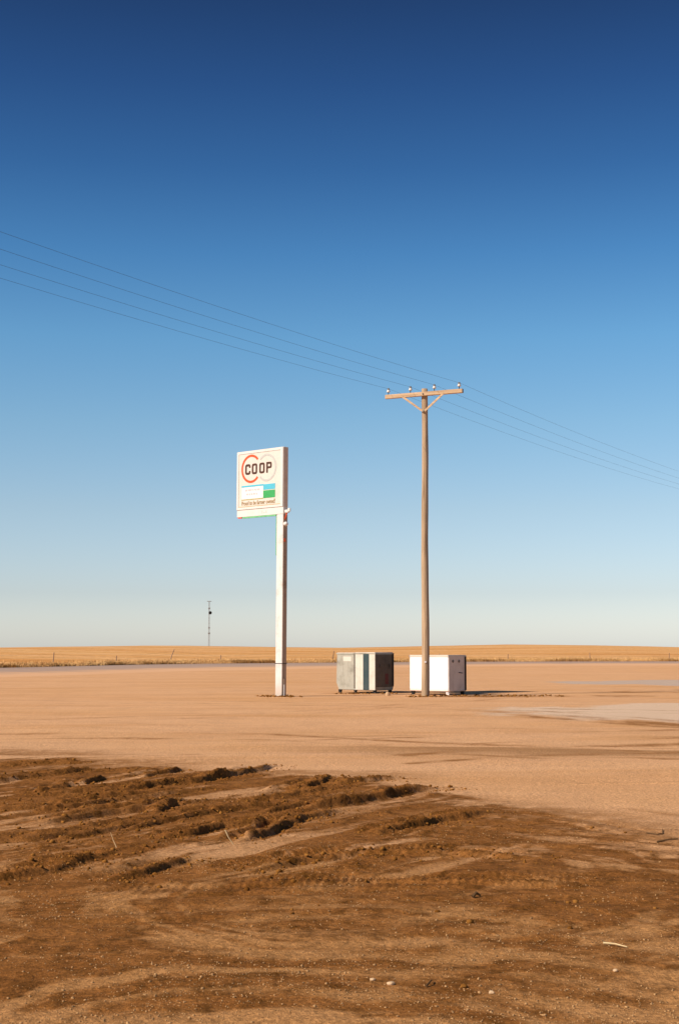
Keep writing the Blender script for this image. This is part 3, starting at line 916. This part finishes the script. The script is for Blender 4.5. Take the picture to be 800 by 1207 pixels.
def faint_lines(b, a, c):
    random.seed(3)
    for v0, u0, u1 in ((1.40, .46, 1.18), (1.55, .52, 1.06)):
        u_ = u0
        while u_ < u1:
            w_ = random.uniform(.03, .055); h_ = random.choice((.05, .06, .06))
            prism(b, [(U(u_), Vv(v0)), (U(u_ + w_), Vv(v0)), (U(u_ + w_), Vv(v0 + h_)), (U(u_), Vv(v0 + h_))], a - .0065, a + .0)
            u_ += w_ + random.choice((.022, .022, .022, .05))
bm = bmesh.new(); faint_lines(bm, Y1 - .0062, Y1); tag(obj('faded_print', bm, 'faint', stk), 'two faded lines of print', kind='stuff')
# slogan
cu = bpy.data.curves.new('slogan', 'FONT'); cu.body = 'Proud to be farmer owned!'
cu.size = .215; cu.shear = .12; cu.extrude = .003; cu.align_x = 'CENTER'; cu.align_y = 'CENTER'; cu.offset = .0035
tmp = bpy.data.objects.new('tmp', cu); C.objects.link(tmp)
bpy.context.view_layer.update()
me = bpy.data.meshes.new_from_object(tmp.evaluated_get(bpy.context.evaluated_depsgraph_get()))
bpy.data.objects.remove(tmp)
wdt = max(v.co.x for v in me.vertices) - min(v.co.x for v in me.vertices)
kx = 1.74 / wdt
me.transform(Matrix.Translation((U(1.125), Y1 - .0035, Vv(1.905))) @ Matrix.Rotation(PI / 2, 4, 'X') @ Matrix.Scale(kx, 4, (1, 0, 0)))
me.name = 'slogan'
me.materials.clear()
link('slogan', me, 'script', face)
bm = bmesh.new(); box(bm, U(.10) + .01, U(2.27) - .01, Y1 - .006, Y1, Vv(2.028), Vv(2.006)); obj('lower_line', bm, 'orange_line', face)
# faded marks on the lower strip of the cabinet
bm = bmesh.new()
for u0, w_, h_ in ((1.30, .035, .10), (1.40, .05, .035), (1.50, .06, .09)):
    box(bm, U(u0), U(u0 + w_), F - .004, F - .0005, Vv(2.30), Vv(2.30) + h_)
tag(obj('faded_mark', bm, 'pinkish', cab), kind='stuff')
# green edge along the underside of the cabinet and down the post
bm = bmesh.new(); box(bm, CL + .30, -PW - .016, F - .006, F + .05, CB - .050, CB - .001); obj('green_edge', bm, 'green_trim', cab)
bm = bmesh.new(); box(bm, -PW - .014, -PW + .011, F + .002, F + .05, CB - 1.45, CB - .052); obj('green_edge', bm, 'green_trim', post)
bm = bmesh.new(); box(bm, CL + .05, CL + .24, F + .01, F + .10, CB - .035, CB - .001); obj('rust_patch', bm, 'red', cab)
# fittings on the right flank of the post
bm = bmesh.new(); box(bm, CR + .008, CR + .19, -.07, .02, 6.44, 6.55, .012); box(bm, CR + .15, CR + .26, -.055, .005, 6.475, 6.60, .012)
l1 = obj('floodlight', bm, 'sign_white', sg)
bm = bmesh.new(); tube(bm, [(PW - .003, -.03, 6.20), (PW + .05, -.03, 6.30), (PW + .10, -.03, 6.46)], .022, 6); obj('bracket', bm, 'red', l1)
bm = bmesh.new(); lathe(bm, [(.02, -.03), (.075, -.02), (.085, .04), (.06, .10), (.02, .12)], 12, Matrix.Translation((PW - .001, -.02, 6.05)) @ Matrix.Rotation(PI / 2, 4, 'Y')); obj('photocell', bm, 'sign_white', sg)
bm = bmesh.new(); box(bm, PW - .003, PW + .02, -.06, .0, 5.42, 5.54, .004); obj('tag', bm, 'red', sg)
bm = bmesh.new(); box(bm, PW - .003, PW + .03, -.05, .05, .42, .62, .006); obj('junction_box', bm, 'post_shade_side', sg)
bm = bmesh.new(); tube(bm, [(PW + .016, -.02, -.05), (PW + .016, -.02, .42)], .022, 8); obj('conduit', bm, 'sign_white', sg)
bm = bmesh.new(); 
for z in (1.135,):
    box(bm, -PW - .006, PW + .006, -PD - .006, PD + .006, z, z + .022)
obj('strap', bm, 'black', sg)
bm = bmesh.new()
box(bm, -.25, .25, -.20, .20, -.1, .02, .01)
obj('base_plate', bm, 'steel', sg)
bm = bmesh.new()
for sx in (-.20, .20):
    for sy in (-.155, .155):
        lathe(bm, [(.02, .02), (.02, .05), (.012, .05), (.012, .075)], 6, Matrix.Translation((sx, sy, 0)))
tag(obj('anchor_bolts', bm, 'steel', sg), kind='stuff')

# ------------------------------------------------------------------ utility pole
PB = (3.02, 50.45)
pz0 = gz(*PB)
pl = thing('utility_pole', 'weathered brown wooden utility pole with crossarm standing before the white bin', 'utility pole', (*PB, pz0), 0)
HP = 10.97
bm = bmesh.new()
npr = 40
for_pts = []; rad = []
for i in range(npr + 1):
    z = -.3 + (HP + .3) * i / npr
    for_pts.append((.035 * z / HP + .012 * math.sin(z * .9), .008 * math.sin(z * .7 + 1), z)); rad.append(.142 - .036 * max(z, 0) / HP + .003 * math.sin(z * 3.1))
tube(bm, for_pts, rad, 20); shaft = obj('shaft', bm, 'pole', pl, True)
AY = math.radians(-28)
AL = 3.02; AZ = HP - .215
AM = Matrix.Translation((.07, 0, AZ)) @ Matrix.Rotation(AY, 4, 'Z') @ Matrix.Rotation(math.radians(.5), 4, 'Y')
def armobj(name, bm, mat, parent, smooth=False):
    o = obj(name, bm, mat, parent, smooth); o.matrix_local = AM; return o
bm = bmesh.new(); box(bm, -AL / 2, AL / 2, -.235, -.118, -.073, .073, .008); arm = armobj('crossarm', bm, 'arm', pl)
bm = bmesh.new(); box(bm, AL / 2 + .002, AL / 2 + .012, -.232, -.121, -.07, .07); o = obj('end_cap', bm, 'steel', arm)
for s in (-1, 1):
    bm = bmesh.new()
    a = Vector((s * .80, -.248, -.05)); b = Vector((s * .02, -.165, -.63)); 
    d = (b - a); L = d.length
    R = d.to_track_quat('X', 'Z').to_matrix().to_4x4(); 
    box(bm, 0, L, -.012, .012, -.035, .035, 0, Matrix.Translation(a) @ R)
    armobj('brace', bm, 'arm', pl)
bm = bmesh.new(); lathe(bm, [(.03, 0), (.03, .02), (.016, .02), (.016, .05)], 8, Matrix.Translation((0, -.238, 0)) @ Matrix.Rotation(PI / 2, 4, 'X')); armobj('through_bolt', bm, 'steel', pl)
bm = bmesh.new(); lathe(bm, [(.035, 0), (.035, .02), (.016, .02), (.016, .05)], 8, Matrix.Translation((0, -.18, -.62)) @ Matrix.Rotation(PI / 2, 4, 'X')); armobj('brace_bolt', bm, 'steel', pl)
INS = [-1.40, -.52, .42, 1.38]
ins_top = []
for xi in INS:
    bm = bmesh.new()
    lathe(bm, [(.045, .0), (.062, .012), (.064, .045), (.048, .06), (.052, .085), (.030, .095)], 14)
    o = obj('insulator', bm, 'porcelain', pl, True); o.matrix_local = AM @ Matrix.Translation((xi, -.176, .165))
    bm = bmesh.new(); lathe(bm, [(.032, .094), (.040, .105), (.042, .13), (.03, .15), (.012, .156)], 12); obj('cap', bm, 'steel', o, True)
    bm = bmesh.new(); lathe(bm, [(.014, -.09), (.014, .02), (.05, .021), (.05, .006 + .03), (.018, .04)], 10)
    q = obj('pin', bm, 'black', o, True)
    ins_top.append(Vector((PB[0], PB[1], pz0)) + AM @ Vector((xi, -.176, .165 + .132)))
# bolts through the arm, small ground wire and staples up the pole
bm = bmesh.new()
gwp = [(.035 * z / HP + .012 * math.sin(z * .9) + .142 * .45, -.142 + .036 * .6 * z / HP + .004 - .008, z) for z in np.linspace(0.0, 9.7, 24)]
tube(bm, gwp, .006, 5); obj('ground_wire', bm, 'wire', pl)
bm = bmesh.new(); box(bm, -.035, .03, -.152, -.135, 1.18, 1.24, .003); obj('pole_tag', bm, 'sticker', pl)

# wires: each one conductor over the insulators, sagging to the next poles out of the picture
wl = ['leftmost', 'second from left', 'third from left', 'rightmost']
NEARP = [(-8.2, 29.2, 9.55), (-8.2, 29.2, 10.2), (-8.2, 29.2, 10.8), (-8.2, 29.2, 11.5)]
for i, p in enumerate(ins_top):
    dirh = Vector((math.sin(math.radians(WYAW)), math.cos(math.radians(WYAW)), 0)) if False else Vector((math.sin(math.radians(29)), math.cos(math.radians(29)), 0))
    pts = []
    SP = 62.0; SAG = .55
    for k in range(24, -1, -1):
        q = k / 24; pts.append(p - dirh * SP * q + Vector((0, 0, -.1 * q - 4 * .65 * q * (1 - q))))
    for k in range(1, 25):
        q = k / 24; pts.append(p + dirh * SP * q + Vector((0, 0, 1.0 * q - 4 * SAG * q * (1 - q))))
    bm = bmesh.new(); tube(bm, pts, .0034, 5)
    tag(obj('power_line', bm, 'wire'), 'thin overhead power wire running over the %s insulator of the wooden crossarm' % wl[i], 'power line', 'overhead wires on the utility pole')

# ------------------------------------------------------------------ the two bins
def feet(parent, W_, D_, mat2='black', caster=None):
    for sx in (-1, 1):
        for sy in (-1, 1):
            bm = bmesh.new()
            x = sx * (W_ / 2 - .10); y = sy * (D_ / 2 - .10)
            box(bm, x - .06, x + .06, y - .05, y + .05, .075, .135, .006)
            lathe(bm, [(.055, -.03), (.07, -.025), (.07, .025), (.055, .03)], 14, Matrix.Translation((x, y, .062)) @ Matrix.Rotation(PI / 2, 4, 'X'))
            obj('caster', bm, 'sticker' if (sx, sy) == caster else mat2, parent)

BYAW = math.radians(-40)
# grey one with painted bands
W1, D1, Hb = 1.90, 1.12, 1.38
b1 = thing('waste_bin', 'grey metal waste bin with cream and dark painted upright bands and dark side', 'bin', (0.98, 55.05, gz(0.98, 55.05)), BYAW)
z0, z1 = .125, .125 + Hb
bm = bmesh.new()
x0, x1, y0, y1 = -W1 / 2, W1 / 2, -D1 / 2, D1 / 2
# body: left foot cut back, open top with walls
prof = [(x0 + .10, z0), (x1 - .03, z0 - .02), (x1, z0 + .10), (x1, z1), (x0 + .01, z1), (x0 - .03, z0 + .28)]
prism(bm, prof, y0, y1)
bmesh.ops.bevel(bm, geom=[e for e in bm.edges], offset=.018, segments=2, affect='EDGES')
body = obj('body', bm, 'galv', b1)
for (a, b_, mt, nm, pr) in ((-.02, .37, 'cream_paint', 'front_panel', .014), (.375, .655, 'teal', 'front_panel', .020), (.66, x1 - .002, 'cream_paint', 'front_panel', .014)):
    bm = bmesh.new(); box(bm, a, b_, y0 - pr, y0 + .002, z0 + .005, z1 - .012, .004); o = obj(nm, bm, mt, b1)
    if mt == 'teal': o['label'] = 'dark blue-green upright band'
bm = bmesh.new(); box(bm, -.075, -.03, y0 - .035, y0 + .004, z0 + .06, z1 + .005, .008); obj('edge_bar', bm, 'steel', b1)
bm = bmesh.new(); box(bm, -.62, -.22, y0 - .006, y0 + .003, z1 - .30, z1 - .12, .002); obj('faded_label', bm, 'cream_paint', b1)
bm = bmesh.new(); box(bm, x1 - .002, x1 + .014, y0 + .012, y1 - .012, z0 + .11, z1 - .01, .004); sp = obj('side_panel', bm, 'dark_side', b1)
bm = bmesh.new(); box(bm, x1 + .012, x1 + .040, y1 - .10, y1 - .02, z0 + .15, z1 + .0, .008); obj('side_rib', bm, 'black', sp)
bm = bmesh.new(); box(bm, x1 + .0135, x1 + .018, .02, .22, z0 + .22, z0 + .62); obj('red_smear', bm, plain('red_smear', (0.14, 0.035, 0.022), .7), sp)
bm = bmesh.new()
for s in (-1, 1):
    box(bm, x1 + .012, x1 + .055, s * .30 - .03, s * .30 + .03, .95, 1.10, .008)
tag(obj('lift_pockets', bm, 'dark_side', sp), kind='stuff')
# rim and two thin lids
bm = bmesh.new()
prism(bm, [(x0 - .012, z1 - .035), (x1 + .018, z1 - .035), (x1 + .018, z1 + .012), (x0 - .012, z1 + .012)], y0 - .016, y1 + .012)
obj('rim', bm, 'galv', b1)
for a, b_, dz in ((x0 + .01, -.05, 0), (-.04, x1 - .01, .012)):
    bm = bmesh.new(); box(bm, a, b_, y0 - .004, y1 - .02, z1 + .0125, z1 + .034 + dz, .008); obj('lid', bm, 'lid', b1)
bm = bmesh.new(); tube(bm, [(x0 + .1, y1 + .0, z1 + .03), (x1 - .1, y1 + .0, z1 + .03)], .016, 8); obj('hinge_rod', bm, 'steel', b1)
feet(b1, W1, D1)

# white one
W2, D2, Hw = 1.76, 1.10, 1.28
b2 = thing('waste_bin', 'bright white painted metal waste bin partly behind the wooden utility pole', 'bin', (3.60, 52.60, gz(3.60, 52.60)), BYAW)
z0, z1 = .13, .13 + Hw
x0, x1, y0, y1 = -W2 / 2, W2 / 2, -D2 / 2, D2 / 2
bm = bmesh.new(); box(bm, x0, x1, y0, y1, z0, z1, .02); obj('body', bm, 'bin_white', b2)
bm = bmesh.new(); box(bm, x1 - .002, x1 + .010, y0 + .022, y1 - .022, z0 + .02, z1 - .02, .004); sp = obj('side_panel', bm, 'bin_shade_side', b2)  # same white paint as the body, with shade put into its colour
bm = bmesh.new(); box(bm, x1 + .009, x1 + .05, y1 - .10, y1 - .03, z0 + .03, z1 - .02, .01); obj('corner_post', bm, 'black', sp)
for yy in (-.28, .10):
    bm = bmesh.new(); lathe(bm, [(.055, 0), (.055, .014), (.03, .016), (.03, .03)], 12, Matrix.Translation((x1 + .010, yy, z1 - .19)) @ Matrix.Rotation(PI / 2, 4, 'Y')); obj('pivot_boss', bm, 'steel', sp)
bm = bmesh.new(); tube(bm, [(x1 + .009, .08, z1 - .60), (x1 + .05, .08, z1 - .60), (x1 + .05, .26, z1 - .62), (x1 + .009, .26, z1 - .62)], .012, 6); obj('handle', bm, 'black', sp)
bm = bmesh.new(); prism(bm, [(x0 - .014, z1 - .03), (x1 + .014, z1 - .03), (x1 + .014, z1 + .014), (x0 - .014, z1 + .014)], y0 - .018, y1 + .014); obj('rim', bm, 'lid', b2)
bm = bmesh.new()
# sloped two-piece lid
for a, b_ in ((x0, -.008), (.008, x1)):
    bm = bmesh.new()
    v = [(a, y0 - .02, z1 + .015), (b_, y0 - .02, z1 + .015), (b_, y1, z1 + .015), (a, y1, z1 + .015), (a, y0 - .02, z1 + .035), (b_, y0 - .02, z1 + .035), (b_, y1, z1 + .036), (a, y1, z1 + .036)]
    vv = [bm.verts.new(p) for p in v]
    for f in ((0, 3, 2, 1), (4, 5, 6, 7), (0, 1, 5, 4), (1, 2, 6, 5), (2, 3, 7, 6), (3, 0, 4, 7)):
        bm.faces.new([vv[k] for k in f])
    obj('lid', bm, 'lid', b2)
feet(b2, W2, D2, caster=(1, -1))

# ------------------------------------------------------------------ fence far left to right along the field
def fz(x, y):
    j = int(np.argmin((bx - x) ** 2 + (by - y) ** 2)); t = max(0.0, y - by[j])
    return float(field_z(np.array([x]), np.array([y]), np.array([t]))[0])
fpos = [(-38.0, 118.0), (-33, 128.5), (-27.6, 138), (-22.6, 145), (-17.9, 150.5), (-12.9, 155.5), (-7.0, 160), (-.8, 163.5), (5.6, 168), (12.0, 172.5), (20.8, 177), (31.5, 180), (42, 182.5), (53, 185)]
flean = [.05, -.1, .08, .02, .42, .03, .14, .16, -.06, .05, .04, -.05, .08, .02]
fh = [.9, .8, .95, .6, 1.25, .6, .95, 1.05, .6, .7, .65, .8, .75, .7]
wf = thing('wire_fence', 'old wire fence of thin leaning wooden posts at the edge of the golden field', 'fence', (0, 150, 0), 0)
tops = []
for (x, y), ln, h_ in zip(fpos, flean, fh):
    z = fz(x, y)
    bm = bmesh.new()
    tube(bm, [(0, 0, -.3), (ln * h_ * .5, .02, h_ * .5), (ln * h_, .0, h_ + .05)], [.06, .05, .045], 7)
    o = obj('post', bm, 'post_wood', wf); o.location = (x, y - 150, z)
    tops.append(Vector((x + ln * h_ * .8, y - 150, z + h_ * .85)))
for dz in (0, -.28, -.52):
    bm = bmesh.new(); tube(bm, [t + Vector((0, 0, dz)) for t in tops], .004, 4); obj('wire', bm, 'wire', wf)

# ------------------------------------------------------------------ radio mast beyond the rise
MY = 820.0
mx = -(400 - 247) / 1676 * MY
mz = -4.0
ms = thing('radio_mast', 'thin lattice radio mast standing alone on the far horizon', 'radio mast', (mx, MY, mz), math.radians(20))
HM = 33.0
bm = bmesh.new()
R3 = .42
cor = [(R3 * math.cos(2 * PI * k / 3), R3 * math.sin(2 * PI * k / 3)) for k in range(3)]
for x, y in cor:
    tube(bm, [(x, y, 0), (x, y, HM)], .065, 5)
lat = bm
z = 0.0; k = 0
while z < HM - .9:
    for j in range(3):
        a, b = cor[j], cor[(j + 1) % 3]
        p, q = ((a, b) if k % 2 == 0 else (b, a))
        tube(lat, [(p[0], p[1], z), (q[0], q[1], z + .9)], .035, 4, False)
    z += .9; k += 1
obj('lattice_tower', lat, 'mast', ms)
bm = bmesh.new(); box(bm, -1.3, 1.3, -.25, .25, HM - .15, HM + .15, .03)
box(bm, -.25, .25, -1.3, 1.3, HM - .149, HM + .149, .03); obj('antenna_platform', bm, 'mast', ms)
bm = bmesh.new(); lathe(bm, [(.1, -.25), (.85, -.2), (.95, .2), (.5, .3)], 14, Matrix.Translation((.45, -.6, HM - 6.6)) @ Matrix.Rotation(PI / 2, 4, 'X')); obj('dish', bm, 'black', ms)
for zz, s in ((HM - 4, .5), (HM - 15.2, .42), (HM - 18.3, .55)):
    bm = bmesh.new(); box(bm, -s, s, -s, s, zz - .4, zz + .4, .05); obj('equipment_box', bm, 'mast', ms)

# ------------------------------------------------------------------ stones, sticks and twigs lying in the yard
def stone(x, y, r, label, mat='stone', squash=.7):
    bm = bmesh.new(); bmesh.ops.create_icosphere(bm, subdivisions=2, radius=r)
    for v in bm.verts:
        n = 1 + .22 * math.sin(v.co.x / r * 2.3 + x * 7) * math.cos(v.co.y / r * 1.9 + y * 3) + random.uniform(-.08, .08)
        v.co = Vector((v.co.x * n * 1.15, v.co.y * n * .95, v.co.z * n * squash))
    o = obj('stone', bm, mat)
    o.location = (x, y, gz(x, y) + r * squash * .45)
    return tag(o, label, 'stone', 'loose pale stones on the dirt')
random.seed(5)
stone(1.75, 51.6, .085, 'pale chunk of stone lying on the sand before the striped bin', squash=1.1)
stone(.25, 7.15, .017, 'pale round pebble, largest of the cluster at lower centre')
stone(.725, 6.98, .013, 'cream pebble apart from others at the right end of the lower pebble trail')
stone(.60, 7.09, .017, 'greenish dark pebble beside the right pebble trail', 'clod')
stone(.165, 7.25, .012, 'small flat pale stone just left of the largest pebble')
stone(1.40, 7.43, .012, 'tiny white pebble alone at lower right below the bleached sliver')
def stick(pts, r, name, label, cat, mat):
    P = [(x, y, gz(x, y) + dz) for x, y, dz in pts]
    c = Vector(P[0])
    bm = bmesh.new(); tube(bm, [Vector(p) - c for p in P], [r * (1 - .5 * i / (len(P) - 1)) for i in range(len(P))], 6)
    o = obj(name, bm, mat); o.location = c
    return tag(o, label, cat)
stick([(-.955, 12.10, .14), (-.93, 12.1, .085), (-.885, 12.1, .02)], .0065, 'straw_stalk', 'pale straw stalk leaning upright out of the churned mud', 'straw', 'bone')
stick([(-1.83, 11.9, .01), (-1.86, 11.92, .07), (-1.885, 11.93, .13)], .004, 'straw_stalk', 'thin brown stalk standing in mud at the left', 'straw', 'stick')
stick([(1.47, 8.13, .012), (1.53, 8.10, .014), (1.585, 8.04, .008)], .0065, 'wood_sliver', 'bleached flat sliver of wood lying on brown dirt', 'wood sliver', 'bone')
stick([(2.76, 13.02, .008), (2.84, 12.93, .010), (2.91, 13.05, .008), (2.955, 13.25, .012)], .006, 'twig', 'dark forked twig on sand at the right', 'twig', 'twig')
stick([(2.72, 12.42, .01), (2.83, 12.44, .014), (2.91, 12.47, .006)], .009, 'twig', 'short straight dark twig just below the forked one', 'twig', 'twig')
stick([(.88, 9.62, .01), (.905, 9.64, .03), (.935, 9.65, .01)], .014, 'twig', 'dark stub of wood lying alone on brown dirt', 'twig', 'twig')
stick([(.42, 7.10, .005), (.445, 7.15, .02), (.455, 7.2, .012)], .006, 'twig', 'small dark twig between the lower pebbles', 'twig', 'twig')
